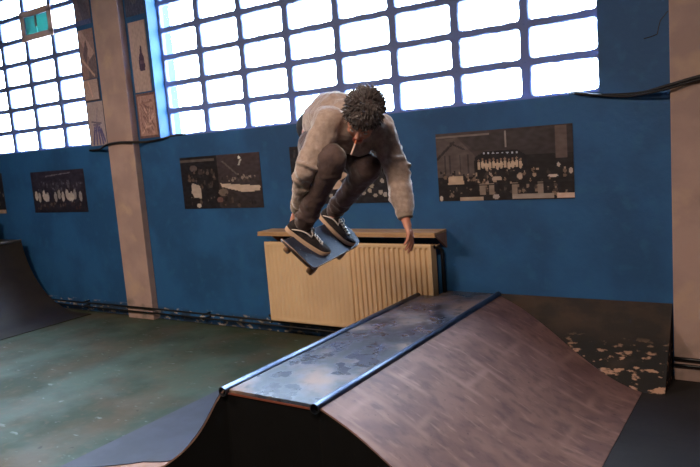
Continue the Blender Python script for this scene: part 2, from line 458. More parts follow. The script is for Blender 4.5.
def crowd(a, rnd, n, u0, u1, v0, v1, sz, cols):
    for _ in range(n):
        u, v = rnd.uniform(u0, u1), rnd.uniform(v0, v1); s = rnd.uniform(.6, 1.2)*sz
        a.e(u, v, s*.55, s*1.1, rnd.choice(cols)); a.e(u+rnd.uniform(-.2, .2)*s, v+s*1.5, s*.3, s*.6, rnd.choice(cols))
G2 = 'pictures pasted up beside the left pillar'
G = 'large dark photo prints of crowded halls on the blue wall'
rn = random.Random(5)
# far-left edge
a = Art((34, 34, 42), 10, 9)
crowd(a, rn, 60, 0, 1, .1, .8, .03, [(80, 76, 80), (40, 40, 46), (120, 112, 108)]); a.r(0, 1, 0, .09, (176, 150, 130))
poster(-9.55, -8.505, 1.19, 1.71, 50, 26, a, 'dark photo print at the far left edge with pale strip at its foot', group=G)
# choir-like group
a = Art(lambda u, v: (34+16*v, 32+14*v, 44+18*v), 8, 2)
crowd(a, rn, 60, .1, .95, .5, .75, .028, [(74, 72, 86), (96, 92, 104), (50, 48, 60)])
for u in (.07, .13, .22, .29, .44, .51, .58, .66, .74, .80, .90): a.e(u, .40+.03*math.sin(u*40), .028, .12, rn.choice([(176, 168, 164), (150, 144, 144), (196, 186, 178)]))
for u in (.26, .70, .74): a.e(u, .36, .05, .09, (190, 180, 172))
crowd(a, rn, 25, .05, .95, .08, .22, .03, [(70, 50, 44), (54, 44, 46), (92, 80, 76)])
for u in (.3, .38, .46, .55, .63, .7): a.l(u, .84+u*.12, u+.05, .85+u*.12, .012, (120, 116, 126))
poster(-7.86, -6.80, 1.19, 1.69, 72, 34, a, 'dark photo print of a pale-shirted crowd, right below the left window', group=G)
# long white table
a = Art(lambda u, v: (30, 28, 34) if u < .48 else (52+20*v, 46+14*v, 50+14*v), 8, 3)
a.r(.0, .45, .90, .95, (92, 84, 80)); a.e(.17, .78, .05, .06, (98, 84, 78)); a.l(.55, .88, .72, .62, .012, (104, 96, 94)); a.l(.75, .8, .78, .9, .01, (190, 186, 180))
crowd(a, rn, 30, .1, .45, .4, .7, .03, [(70, 60, 58), (44, 40, 44), (96, 80, 72)]); crowd(a, rn, 22, .52, .98, .50, .62, .025, [(150, 136, 126), (84, 72, 68), (40, 36, 40)])
a.p([(.11, .22), (.25, .20), (.24, .44), (.13, .50)], (188, 172, 160)); a.p([(.50, .47), (.99, .40), (.97, .31), (.78, .29), (.52, .40)], (206, 184, 166))
a.e(.53, .30, .06, .07, (120, 106, 98)); a.e(.48, .16, .04, .05, (112, 84, 82)); crowd(a, rn, 22, .05, .98, .03, .24, .03, [(60, 52, 52), (34, 32, 36), (90, 78, 72)])
a.e(.20, .06, .03, .04, (190, 180, 170)); a.e(.76, .93, .015, .03, (240, 236, 226))
poster(-5.20, -4.14, 1.20, 1.72, 72, 36, a, 'dark photo print of people round a long white table, left of the skater', group=G)
# behind the skater
a = Art((36, 34, 42), 10, 4)
a.p([(.42, .25), (.44, .62), (.52, .72), (.62, .60), (.66, .30), (.52, .22)], (204, 176, 156)); a.p([(.50, .38), (.58, .46), (.60, .36), (.54, .30)], (70, 54, 50))
for u, v in ((.33, .20), (.40, .13), (.72, .16), (.78, .20), (.83, .12), (.88, .17), (.92, .13), (.80, .28), (.90, .35)): a.e(u, v, .02, .035, (170, 160, 150))
crowd(a, rn, 40, .05, .95, .35, .9, .03, [(60, 56, 60), (44, 42, 48), (80, 72, 70)])
poster(-3.78, -2.73, 1.22, 1.74, 64, 32, a, 'dark photo print mostly hidden behind the skater', group=G)
# hall with stage
a = Art(lambda u, v: (84-30*u, 72-26*u, 72-22*u) if v > .62 else (34, 30, 34), 8, 6)
a.p([(.17, .95), (.30, .72), (.70, .72), (.86, .98)], (66, 58, 60)); a.r(.0, .42, .935, .965, (132, 120, 116)); a.l(.535, .75, .535, .97, .006, (160, 150, 146))
a.p([(0, .9), (.17, .93), (.30, .66), (.29, .35), (0, .35)], (96, 84, 82)); a.l(0, .62, .14, .86, .012, (50, 44, 48)); a.l(.12, .85, .22, .75, .01, (56, 48, 52))
for u in (.06, .10, .18, .24): a.r(u, u+.012, .4, .68, (64, 56, 58))
a.p([(.31, .40), (.31, .64), (.38, .70), (.62, .70), (.68, .62), (.68, .40)], (26, 24, 32))
for k in range(8): a.e(.37+k*.035, .675-.002*k, .008, .012, (196, 200, 214))
for k in range(12): a.e(.33+k*.028, .50+.012*math.sin(k*2.1), .013, .055, (206, 182, 158)); a.e(.33+k*.028, .575+.012*math.sin(k*2.1), .008, .02, (150, 120, 104))
crowd(a, rn, 60, .02, .98, .22, .42, .022, [(130, 108, 94), (60, 50, 50), (34, 30, 34), (176, 152, 134)])
a.p([(.08, .25), (.21, .25), (.20, .36), (.09, .37)], (206, 180, 156)); a.p([(.42, .28), (.50, .28), (.49, .34), (.43, .34)], (190, 168, 150)); a.e(.63, .33, .02, .05, (186, 164, 146))
a.e(.86, .32, .035, .022, (214, 196, 184)); a.e(.90, .47, .012, .025, (200, 184, 170)); a.r(.88, .96, .55, .98, (104, 88, 84)); a.e(.98, .38, .015, .04, (190, 170, 156))
crowd(a, rn, 44, .02, .98, .06, .2, .024, [(80, 68, 64), (44, 38, 40), (140, 120, 106)])
for u0, u1 in ((.33, .37), (.40, .44), (.57, .61), (.75, .79)): a.r(u0, u1, .08, .24, (150, 134, 122))
a.r(0, 1, .21, .225, (26, 24, 28)); a.r(.17, .35, .0, .055, (186, 166, 150)); a.r(.57, .86, .02, .075, (170, 156, 146)); a.r(.88, 1, .01, .075, (222, 190, 172)); a.e(.02, .04, .015, .04, (200, 190, 180)); a.e(.45, .05, .025, .035, (176, 164, 160))
poster(-2.325, -1.275, 1.22, 1.745, 90, 44, a, 'dark photo print of a hall with lit stage and diners, right of the skater', group=G)

G2 = 'pictures pasted up beside the left pillar'
a = Art((158, 138, 130), 8, 11)
a.p([(.40, .36), (.44, .30), (.72, .30), (.76, .36), (.72, .50), (.64, .56), (.63, .66), (.55, .66), (.54, .56), (.44, .50)], (66, 52, 74)); a.r(.46, .70, .40, .45, (88, 70, 84)); a.r(.93, 1, 0, 1, (122, 108, 108))
poster(-5.75, -5.49, 2.43, 3.14, 20, 48, a, 'tall tan poster with a dark bottle shape, right of the left pillar', group=G2)
a = Art((150, 120, 112), 10, 12)
a.r(0, 1, 0, .05, (96, 72, 70)).r(0, 1, .95, 1, (96, 72, 70)).r(0, .06, 0, 1, (96, 72, 70)).r(.94, 1, 0, 1, (96, 72, 70))
for k in range(26): a.l(rn.uniform(.15, .85), rn.uniform(.1, .85), rn.uniform(.15, .85), rn.uniform(.1, .85), .02, rn.choice([(112, 84, 82), (128, 98, 92), (172, 142, 130)]))
poster(-5.755, -5.46, 1.955, 2.415, 28, 44, a, 'brownish framed drawing hung under the tall bottle poster', group=G2)
a = Art((58, 62, 82), 12, 13); a.e(.5, .5, .3, .3, (76, 74, 84))
poster(-5.76, -5.48, 3.2, 3.75, 12, 20, a, 'dark sheet high above the bottle poster', group=G2)
a = Art(lambda u, v: (132, 108, 104), 10, 14)
a.p([(0, 1), (.25, 1), (.9, .55), (1, .35), (.6, .4), (.15, .75)], (160, 134, 126)); a.p([(.2, .5), (.45, .8), (.55, .6), (.35, .3)], (92, 78, 84)); a.p([(.5, .35), (.95, .5), (1, 0), (.4, 0)], (100, 88, 92)); a.l(.1, .4, .8, .05, .03, (170, 144, 132))
poster(-6.59, -6.33, 2.66, 3.19, 24, 44, a, 'grey-brown photo sheet beside the top of the left window', group=G2)
a = Art((158, 136, 128), 7, 15); a.r(0, 1, 0, .05, (70, 60, 66)); a.r(.92, 1, 0, 1, (70, 60, 66)); a.l(.5, .2, .3, .9, .04, (180, 150, 138))
poster(-6.59, -6.33, 2.42, 2.652, 22, 20, a, 'pale blank sheet with a dark edge between two pictures', group=G2)
a = Art((150, 136, 136), 7, 16)
for p in ((.2, .05, .35, .4), (.4, .05, .45, .45), (.6, .05, .55, .45), (.78, .05, .65, .4), (.9, .1, .75, .35)): a.l(*p, .045, (80, 76, 116))
a.l(.2, .55, .8, .5, .02, (96, 88, 100)); a.l(.5, .55, .65, .85, .02, (118, 110, 120)); a.l(.3, .48, .7, .48, .02, (100, 92, 110))
poster(-6.59, -6.31, 1.93, 2.41, 28, 44, a, 'pale sheet with a violet-blue drawing, lowest beside the left window', group=G2)
a = Art((104, 92, 98), 10, 17); a.p([(.0, 1), (.5, 1), (1, 0), (.5, 0)], (84, 78, 90)); a.r(0, 1, 0, .08, (70, 80, 120))
poster(-6.60, -6.33, 3.24, 3.8, 14, 26, a, 'dim brown sheet topmost beside the left window', group=G2)

# ------------------------------------------------------------------ rendered bank against the wall, right of the ramp
BX1 = -.66
def bank_y(z): # front face of the bank
    t = max(0, min(1, z/.5)); return YW-.37*(1-t)**1.0-.012
w = MB(); nxx = 30; prof = [(bank_y(k*.05), k*.05) for k in range(11)]
vs = []; fs = []; xs = [-1.9+(BX1+1.9)*i/nxx for i in range(nxx+1)]; npf = len(prof)
xs = [-.815+0*i if False else x for i, x in enumerate(xs)]
for x in xs:
    for (y, z) in prof:
        vs.append((x, min(y+.010*nz3(x, z, 5, 3), YW-.002), z))
    vs.append((x, YW-.001, .5)); vs.append((x, YW-.001, 0))
m_ = npf+2
for i in range(nxx):
    for k in range(m_): fs.append((i*m_+k, i*m_+(k+1) % m_, (i+1)*m_+(k+1) % m_, (i+1)*m_+k))
fs.append(tuple(range(m_))); fs.append(tuple(nxx*m_+k for k in reversed(range(m_))))
w.add(vs, fs)
o = w.build('sloping_bank', M['bank'])
tag(o, 'dirty sloping bank of peeling render beside the foot of the right pillar', 'bank')

# ------------------------------------------------------------------ the spine ramp
DX0, DX1, DZ, DY0 = -2.47, -1.875, .5, 2.42
def end_y(z): return DY0-.13*(1-z/.5)
RL, RR = .80, 1.08
def zc(t, L):
    r = (L*L+.25)/1.0
    return r-math.sqrt(max(0, r*r-(L-t)**2)) if t < L else 0
ramp = empty('spine_ramp', ((DX0+DX1)/2, (DY0+YW)/2, 0), 'low skate ramp with dark deck between steel copings and a brown curved side', 'ramp')
TK = .010
def smooth_profile(pts, n=5):
    return [(p.x, max(p.y, 0)) for p in spline([(a, b, 0) for a, b in pts], n)]
rightp = [(DX1+.012+t, z) for t, z in smooth_profile([(0, .492), (.10, .455), (.22, .405), (.42, .30), (.60, .195), (.80, .09), (.95, .03), (1.07, 0)])]
leftp = [(DX0-.006-t, z) for t, z in smooth_profile([(0, .492), (.045, .43), (.084, .364), (.13, .29), (.186, .217), (.254, .148), (.334, .085), (.405, .047), (.6, .01), (.8, 0), (1.03, 0)], 3)]
def y_left(x): return DY0-.37*max(0, DX0-x)-1.5*max(0, DX0-.42-x)
def surface(profile, mtl, name, yfar, lift=.004, y_near=None):
    """thin curved ply skin following the profile, from the end panel to the wall"""
    vs = []; fs = []; n = len(profile)
    for (x, z) in profile:
        zt = z+lift
        a, b = (y_near(x) if y_near else end_y(z))-.006, yfar(z)
        vs += [(x, a, zt), (x, b, zt), (x, a, max(zt-TK, .0005) if z > .03 else .0005), (x, b, max(zt-TK, .0005) if z > .03 else .0005)]
    for i in range(n-1):
        p, q = i*4, (i+1)*4
        fs += [(p, p+1, q+1, q), (p+2, q+2, q+3, p+3), (p, q, q+2, p+2), (p+1, p+3, q+3, q+1)]
    fs += [(0, 2, 3, 1), (n*4-4, n*4-3, n*4-1, n*4-2)]
    w = MB(); w.add(vs, fs)
    return smooth_auto(w.build(name, mtl, ramp), 30)
s1 = surface(rightp, M['ramp'], 'curved_surface', lambda z: bank_y(min(z+.01, .5))-.022); s1['label'] = 'brown scuffed plywood side'
s2 = surface(leftp, M['ply'], 'curved_surface', lambda z: 4.60, y_near=y_left); s2['label'] = 'bare plywood side facing away'
# blue-grey sheet laid over the far side
sheet = [(x, z) for x, z in leftp]
def sheet_near(z): return end_y(z)
vs = []; fs = []
n = len(sheet)
for (x, z) in sheet:
    a = DY0-.37*max(0, DX0-x)-.007+max(0, DX0-.2-x)*.32-.6*max(0, DX0-.6-x)
    vs += [(x, a, z+.010), (x, 4.60, z+.010), (x, a, z+.0045), (x, 4.60, z+.0045)]
for i in range(n-1):
    p, q = i*4, (i+1)*4
    fs += [(p, p+1, q+1, q), (p+2, q+2, q+3, p+3), (p, q, q+2, p+2), (p+1, p+3, q+3, q+1)]
fs += [(0, 2, 3, 1), (n*4-4, n*4-3, n*4-1, n*4-2)]
w = MB(); w.add(vs, fs); o = smooth_auto(w.build('cover_sheet', M['ramp_blue'], ramp), 30); o['label'] = 'blue-grey sheet on the far side'
# end panel
poly = [(x, max(z-TK*.6, .0)) for x, z in reversed(leftp[:-1])]+[(DX0+.01, DZ-.02), (DX1, DZ-.02)]+[(x, max(z-TK*.6, 0)) for x, z in rightp]
def ey(x, z): return y_left(x) if x < DX0 else end_y(z) if x > DX1 else DY0
poly = [p for i, p in enumerate(poly) if i == 0 or (abs(p[0]-poly[i-1][0])+abs(p[1]-poly[i-1][1])) > 1e-4]
w = MB(); n = len(poly)
top = poly
vs = [(x, ey(x, z), z) for x, z in top]+[(x, ey(x, z), 0) for x, z in top]+[(x, ey(x, z)+.018, z) for x, z in top]+[(x, ey(x, z)+.018, 0) for x, z in top]
fs = []
for i in range(n-1):
    fs += [(i, i+1, n+i+1, n+i), (2*n+i, 3*n+i, 3*n+i+1, 2*n+i+1), (i, 2*n+i, 2*n+i+1, i+1), (n+i, n+i+1, 3*n+i+1, 3*n+i)]
w.add(vs, fs); o = w.build('end_panel', M['black_panel'], ramp); o['label'] = 'black painted end'
# deck
w = MB(); w.prism([(DX0+.03, DY0-.002), (DX1-.03, DY0-.002), (DX1-.03, YW-.002), (-2.31, YW-.002), (-2.31, 4.61), (DX0+.03, 4.61)], lambda x, y: (x, y, DZ-.018), lambda x, y: (x, y, DZ))
o = w.build('deck_board', M['deck_top'], ramp); bevel(o, .002)
w = MB(); w.box(DX0+.02, DX1-.02, DY0-.006, DY0+.012, DZ-.027, DZ-.0185); w.build('deck_edge', M['ply_red'], ramp)['label'] = 'reddish ply edge under the deck'
for x, lb in ((DX0+.0, 'left'), (DX1+.0, 'right')):
    w = MB(); R = .0265
    y0 = DY0-.025
    ring = []
    nseg = 20; vs = []; fs = []
    y1 = 4.61 if lb == 'left' else YW-.004
    for yy, rr in ((y0, R), (y1, R), (y1, R-.004), (y0, R-.004)):
        for k in range(nseg):
            an = 2*PI*k/nseg; vs.append((x+rr*math.cos(an), yy, DZ-.010+rr*math.sin(an)))
    for q in range(4):
        q2 = (q+1) % 4
        for k in range(nseg): fs.append((q*nseg+k, q*nseg+(k+1) % nseg, q2*nseg+(k+1) % nseg, q2*nseg+k))
    w.add(vs, fs); smooth_auto(w.build('coping_pipe', M['steel'], ramp), 40)

# ------------------------------------------------------------------ quarter pipe at the left
qp = empty('quarter_pipe', (-7.7, 3.0, 0), 'dark curved quarter pipe rising at the left edge of the picture', 'ramp')
QX, QH, QR = -8.06, .86, 1.0
pf = []
tQ = math.sqrt(QR**2-(QR-QH)**2)
for k in range(25):
    t = tQ*k/24; pf.append((QX+t, QR-math.sqrt(max(0, QR*QR-(tQ-t)**2))))
pf.append((QX+tQ+.25, .0))
vs = []; fs = []; y0, y1 = 1.5, YW-.125
n = len(pf)
for (x, z) in pf:
    vs += [(x, y0, z+.008), (x, y1, z+.008), (x, y0, max(z-.01, .0005)), (x, y1, max(z-.01, .0005))]
for i in range(n-1):
    p, q = i*4, (i+1)*4
    fs += [(p, p+1, q+1, q), (p+2, q+2, q+3, p+3), (p, q, q+2, p+2), (p+1, p+3, q+3, q+1)]
fs += [(0, 2, 3, 1), (n*4-4, n*4-3, n*4-1, n*4-2)]
w = MB(); w.add(vs, fs); smooth_auto(w.build('curved_surface', M['quarter'], qp), 30)
w = MB(); w.box(QX-1.2, QX-.0, y0, y1, QH-.02, QH+.008); w.build('platform', M['quarter'], qp)
for yy in (y0, y1-.018):
    w = MB(); poly = [(QX-1.2, 0), (QX-1.2, QH-.02), (QX, QH-.02)]+[(x, max(0, z-.012)) for x, z in pf[1:-1]]
    w.prism(poly, lambda x, z, yy=yy: (x, yy, z), lambda x, z, yy=yy: (x, yy+.018, z)); w.build('side_panel', M['black_panel'], qp)
w = MB(); w.tube([(QX+.004, y0-.01, QH), (QX+.004, y1, QH)], .014, 12); w.build('coping_pipe', M['white_edge'], qp, smooth=True)
w = MB()
w.obox((-8.66, YW-.13, QH+.008+.155), V((.96, 0, -.20)).normalized(), (0, 1, 0), V((.20, 0, .96)).normalized(), .10, .012, .13)
o = w.build('leaning_board', M['yellow']); bevel(o, .004)
tag(o, 'pale yellow board standing on top of the quarter pipe at the far left edge', 'board')

# ------------------------------------------------------------------ radiator
RX0, RX1, RZ0, RZ1, RY = -4.045, -2.35, .158, .90, 4.64
rad = empty('radiator', ((RX0+RX1)/2, RY+.06, RZ0), 'long cream panel radiator on the blue wall behind the ramp', 'radiator')
prof = []; NR = 35; pw = (RX1-RX0-.04)/NR
xx = RX0+.02
pts = [(RX0, 0), (RX0+.02, 0)]
for k in range(NR):
    d = .013 if xx > -3.17 else .0035  # right-hand ribs made deeper to stand in for the shadow on that half
    pts += [(xx+pw*.25, 0), (xx+pw*.40, d), (xx+pw*.72, d), (xx+pw*.87, 0)]; xx += pw
pts += [(RX1, 0)]
w = MB(); vs = []; fs = []; n = len(pts)
zr = [(RZ0, 0, .004), (RZ0+.012, 0, 0), (RZ0+.03, 0, 0), (RZ0+.045, 1, 0), (RZ1-.045, 1, 0), (RZ1-.03, 0, 0), (RZ1-.012, 0, 0), (RZ1, 0, .004)]
for (z, k, b) in zr:
    for (x, d) in pts: vs.append((x, RY+d*k+b, z))
for j in range(len(zr)-1):
    for i in range(n-1): fs.append((j*n+i, j*n+i+1, (j+1)*n+i+1, (j+1)*n+i))
w.add(vs, fs); o = w.build('front_panel', M['radiator'], rad)
w = MB(); w.box(RX0+.01, RX1-.01, RY+.075, RY+.085, RZ0+.01, RZ1-.01); w.build('rear_panel', M['radiator'], rad)
for a, b in ((RX0-.002, RX0+.004), (RX1-.004, RX1+.002)):
    w = MB(); w.box(a, b, RY+.004, RY+.09, RZ0+.01, RZ1-.01); bevel(w.build('side_cover', M['radiator'], rad), .001)
w = MB()
for k in range(58):
    x = RX0+.02+k*.03; w.box(x, x+.012, RY+.012, RY+.073, RZ1-.012, RZ1-.006)
w.box(RX0+.01, RX1-.01, RY+.004, RY+.014, RZ1-.012, RZ1-.004); w.build('top_grille', M['radiator'], rad)
for x in (RX0+.25, RX1-.25):
    w = MB(); w.box(x-.015, x+.015, RY+.085, YW-.001, RZ0+.1, RZ1-.12); w.build('wall_bracket', M['pipe'], rad)
w = MB(); w.cap((RX0-.02, RY+.05, RZ0+.03), (RX0-.055, RY+.05, RZ0+.03), .016, .014); w.tube([(RX0-.04, RY+.05, RZ0+.03), (RX0-.04, RY+.05, RZ0-.04)], .009, 8)
w.build('valve', M['chrome'], rad, smooth=True)
w = MB(); w.tube([(RX1+.05, YW-.06, .16), (RX1+.05, YW-.06, .84), (RX1+.03, YW-.09, .87), (RX1-.01, YW-.10, .87)], .016, 10)  # added dark tube in place of the shadow band right of the radiator
w.build('shadow_band_tube', M['pipe'], rad, smooth=True)['label'] = 'black tube standing in for the shadow band beside the radiator'
sh = empty('radiator_shelf', (-3.2, YW-.1, .97), 'tan wooden shelf fixed to the wall just above the radiator', 'shelf')
w = MB(); w.box(-4.065, -2.28, YW-.215, YW-.001, .978, 1.0); bevel(w.build('shelf_board', M['shelf'], sh), .003)
w = MB(); w.box(-4.065, -2.28, YW-.217, YW-.203, .962, .9775); w.build('front_edge', M['shelf'], sh)
for x in (-3.95, -3.15, -2.292):
    w = MB(); w.prism([(YW-.19, .977), (YW-.001, .977), (YW-.001, .85)], lambda y, z, x=x: (x-.01, y, z), lambda y, z, x=x: (x+.01, y, z)); w.build('shelf_bracket', M['ply'], sh)

# ------------------------------------------------------------------ skateboard
BC = V((-2.033, 2.774, 1.212)); BL = V((-.179, .983, .031)).normalized()
BW = V((.711, .144, -.688)); BW = (BW-BL*BW.dot(BL)).normalized(); BN = BW.cross(BL).normalized()
if BN.z < 0: BN = -BN
bx = lambda a, b, c: BC+BL*a+BW*b+BN*c
sb = empty('skateboard', BC, 'dark skateboard with blue-grey grip tape in mid-air under the skater', 'skateboard')
HW, HLN = .102, .395
def deck_z(a):
    t = max(0, abs(a)-.235); return 1.6*t*t+.22*t if a < 0 else .5*t*t+.05*t
def deck_mesh(z0, z1, sc, na=30, nb=8):
    vs = []; fs = []
    for i in range(na+1):
        a = -HLN*sc+2*HLN*sc*i/na
        e = max(0, abs(a)-(HLN-.10))/.10*1.0; aa = a
        if a > .235: aa = .235+(a-.235)*.86
        hw = (HW*sc)*math.sqrt(max(0.0, 1-min(1, e/sc)**2.2)) if e > 0 else HW*sc
        hw = max(hw, .004)
        for j in range(nb+1):
            b = -hw+2*hw*j/nb; cz = .10*b*b*8
            for z in (z0, z1): vs.append(bx(aa, b, deck_z(a)+cz*.5+z))
    st = (nb+1)*2
    for i in range(na):
        for j in range(nb):
            p = i*st+j*2; q = p+st
            fs += [(p, p+2, q+2, q), (p+1, q+1, q+3, p+3)]
        p = i*st; q = p+st; fs.append((p, q, q+1, p+1)); p += nb*2; q += nb*2; fs.append((p, p+1, q+1, q))
    for j in range(nb):
        p = j*2; fs.append((p, p+1, p+3, p+2)); p = na*st+j*2; fs.append((p, p+2, p+3, p+1))
    w = MB(); w.add(vs, fs); return w
smooth_auto(deck_mesh(-.012, -.004, 1).build('deck', M['deck_wood'], sb, origin=BC), 40)
smooth_auto(deck_mesh(-.004, 0, 1).build('deck_ply_edge', M['deck_seam'], sb, origin=BC), 40)
smooth_auto(deck_mesh(0.0, .0012, .985).build('grip_tape', M['grip'], sb, origin=BC), 40)
for sgn in (-1, 1):
    c = .178*sgn
    w = MB(); w.obox(bx(c, 0, -.017), BL, BW, BN, .04, .028, .004)
    w.cap(bx(c, 0, -.02), bx(c-.01*sgn, 0, -.045), .014, .012); w.tube([bx(c, -.078, -.048), bx(c, .078, -.048)], .008, 10)
    w.cap(bx(c, -.05, -.046), bx(c, .05, -.046), .011, .011)
    tr = smooth_auto(w.build('truck', M['truck'], sb, origin=bx(c, 0, -.03)), 40)
    for s2 in (-1, 1):
        w = MB(); pr = [(.062, .012), (.064, .027), (.068, .0305), (.090, .0305), (.095, .027), (.097, .012)]
        w.tube([bx(c, s2*t, -.048) for t, _ in pr], [r for _, r in pr], 18)
        smooth_auto(w.build('wheel', M['wheel'], tr, origin=bx(c, s2*.078, -.048)), 50)
    for i in (-1, 1):
        for j in (-1, 1):
            w = MB(); w.tube([bx(c+i*.027, j*.021, .0008), bx(c+i*.027, j*.021, .0022)], .004, 8); w.build('truck_bolt', M['truck'], sb, origin=bx(c, 0, 0))

# ------------------------------------------------------------------ the skater
J = dict(pelvis=(-2.135, 2.935, 1.735), hipR=(-2.098, 2.830, 1.715), hipL=(-2.125, 3.023, 1.715), kneeR=(-1.788, 2.581, 1.646), kneeL=(-1.785, 2.888, 1.588),
         chest=(-1.90, 2.83, 1.82), neck=(-1.761, 2.774, 1.835), head=(-1.643, 2.662, 1.863), shR=(-1.835, 2.625, 1.815), shL=(-1.725, 2.955, 1.775),
         elR=(-1.91, 2.502, 1.624), elL=(-1.624, 2.967, 1.555), wrR=(-2.01, 2.52, 1.405), wrL=(-1.585, 2.884, 1.323))
J.update(pelvis=(-2.108, 2.945, 1.745), hipR=(-2.072, 2.838, 1.719), hipL=(-2.107, 3.035, 1.729), wrR=(-2.068, 2.650, 1.408), elR=(-1.903, 2.530, 1.615), shR=(-1.825, 2.635, 1.825), shL=(-1.735, 2.955, 1.780),
         elL=(-1.655, 2.953, 1.557), wrL=(-1.584, 2.880, 1.325), head=(-1.650, 2.656, 1.828))
J = {k: V(v) for k, v in J.items()}
footR = bx(-.10, -.045, .0015); footL = bx(.245, -.036, .0015)
def foot_frame(turn):
    x = (BW*math.cos(turn)+BL*math.sin(turn)).normalized(); y = BN.cross(x).normalized(); return x, y, BN
FR = foot_frame(.42); FL = foot_frame(-.05)
def fpt(F, o, x, y, z): return o+F[0]*x+F[1]*y+F[2]*z
J['ankR'] = fpt(FR, footR, -.075, 0, .105); J['ankL'] = fpt(FL, footL, -.075, 0, .105)

HF = V((.129, -.7005, -.7019)).normalized(); HU = V((.5512, -.5378, .6379)).normalized(); HR = V((-.8243, -.4692, .3167)).normalized()
HU, HF = (HU*math.cos(.2)+HF*math.sin(.2)).normalized(), (HF*math.cos(.2)-HU*math.sin(.2)).normalized()
def hp(x, y, z): return J['head']+HR*x+HF*y+HU*z
HA = (HR, HF, HU)

def remesh(o, vox, it=6, fac=.5):
    m = o.modifiers.new('remesh', 'REMESH'); m.mode = 'VOXEL'; m.voxel_size = vox; m.use_smooth_shade = True
    s = o.modifiers.new('smooth', 'SMOOTH'); s.iterations = it; s.factor = fac
    return o
def wrinkle(o, strength, size, nm):
    t = bpy.data.textures.new(nm, 'CLOUDS'); t.noise_scale = size; t.noise_depth = 2
    d = o.modifiers.new('folds', 'DISPLACE'); d.texture = t; d.strength = strength; d.mid_level = .5; d.texture_coords = 'LOCAL'

person = empty('person', (BC.x, BC.y, BC.z), 'skater crouched in mid-air on a skateboard, grey sweatshirt, brown trousers, cigarette in mouth', 'person')

# -- body, one mesh
w = MB()
w.ell(hp(0, -.012, .030), (.074, .092, .082), HA); w.ell(hp(0, .022, -.045), (.058, .062, .062), HA); w.ell(hp(0, .030, .0), (.064, .060, .062), HA)
w.ell(hp(0, .068, -.090), (.026, .020, .020), HA)                 # chin
w.cap(hp(0, .084, .012), hp(0, .100, -.020), .008, .010); w.ell(hp(0, .094, -.026), (.016, .012, .009), HA)   # nose
w.cap(hp(-.040, .074, .026), hp(.040, .074, .026), .011, .011)    # brow
for s in (-1, 1):
    w.ell(hp(.034*s, .064, -.022), (.022, .018, .020), HA)        # cheek
    w.ell(hp(.078*s, -.010, -.005), (.008, .018, .030), HA); w.ell(hp(.082*s, -.014, .010), (.007, .016, .014), HA)   # ear
w.ell(hp(0, .076, -.056), (.026, .012, .014), HA)                 # mouth mound
w.cap(hp(0, -.045, -.045), J['neck']+V((-.02, .01, -.01)), .050, .058)
tors = [(J['pelvis'], .105), (V((-2.06, 2.90, 1.80)), .105), (V((-1.97, 2.865, 1.825)), .11), (J['chest'], .12), (J['neck']+V((-.05, .01, -.01)), .085)]
for (a, ra), (b, rb) in zip(tors, tors[1:]): w.cap(a, b, ra, rb)
w.cap(J['shR'], J['shL'], .05, .05)
for s in 'RL':
    w.cap(J['sh'+s], J['el'+s], .046, .037); w.cap(J['el'+s], J['wr'+s], .037, .024)
    w.cap(J['hip'+s], J['knee'+s], .078, .055); w.cap(J['knee'+s], J['ank'+s], .052, .036)
    F, o_ = (FR, footR) if s == 'R' else (FL, footL)
    w.cap(J['ank'+s], fpt(F, o_, -.06, 0, .055), .034, .030); w.cap(fpt(F, o_, -.07, 0, .048), fpt(F, o_, .02, 0, .040), .022, .014)
def hand(w, wr, d, n, thumb, curls, spread=.06):
    d = V(d).normalized(); n = V(n); n = (n-d*n.dot(d)).normalized(); a = d.cross(n).normalized()*thumb
    w.cap(wr-d*.02, wr+d*.03, .021, .021)
    ends = []
    offs = (.030, .010, -.010, -.029); lens = (.072, .080, .075, .058)
    for k in range(4):
        kn = wr+d*(.088-.006*abs(k-1))+a*offs[k]
        w.cap(wr+d*.015+a*offs[k]*.5, kn, .014, .0115, 10)
        dd = (d+a*spread*(1.5-k)).normalized(); p = kn; c = curls[k]
        for q, (fr, r0, r1) in enumerate(((.45, .0095, .0085), (.30, .0085, .0078), (.25, .0078, .0065))):
            dd = (dd*math.cos(c*(1, 1.1, .8)[q])+n*math.sin(c*(1, 1.1, .8)[q])).normalized()
            # keep the bending direction perpendicular to the finger
            nn = (n-dd*n.dot(dd)); n2 = nn.normalized() if nn.length > .05 else -d
            p2 = p+dd*lens[k]*fr; w.cap(p, p2, r0, r1, 10); p = p2
        ends.append(p)
    w.cap(wr+d*.02+a*.015, wr+d*.085-a*.0, .014, .013, 10)
    t0 = wr+d*.022+a*.026; t1 = t0+(d*.62+a*.62+n*.35).normalized()*.042; t2 = t1+(d*.85+a*.25+n*.45).normalized()*.030; t3 = t2+(d*.9+n*.45).normalized()*.022
    w.cap(wr+d*.012+a*.008, t0, .015, .014, 10); w.cap(t0, t1, .0135, .0115, 10); w.cap(t1, t2, .011, .0095, 10); w.cap(t2, t3, .0095, .008, 10)
    return ends
hand(w, J['wrL'], V((.052, -.024, -.145)), V((-.964, -.254, -.08)), 1, (.22, .30, .36, .42))
wr = J['wrR']; tgt = bx(-.02, -.125, .0)
hand(w, wr, (tgt-wr), (bx(0, .1, 0)-bx(0, 0, .04)), 1, (.55, .6, .65, .7), .02)
body = w.build('body', M['skin'], person, origin=person.location)
remesh(body, .0042, 3, .4)

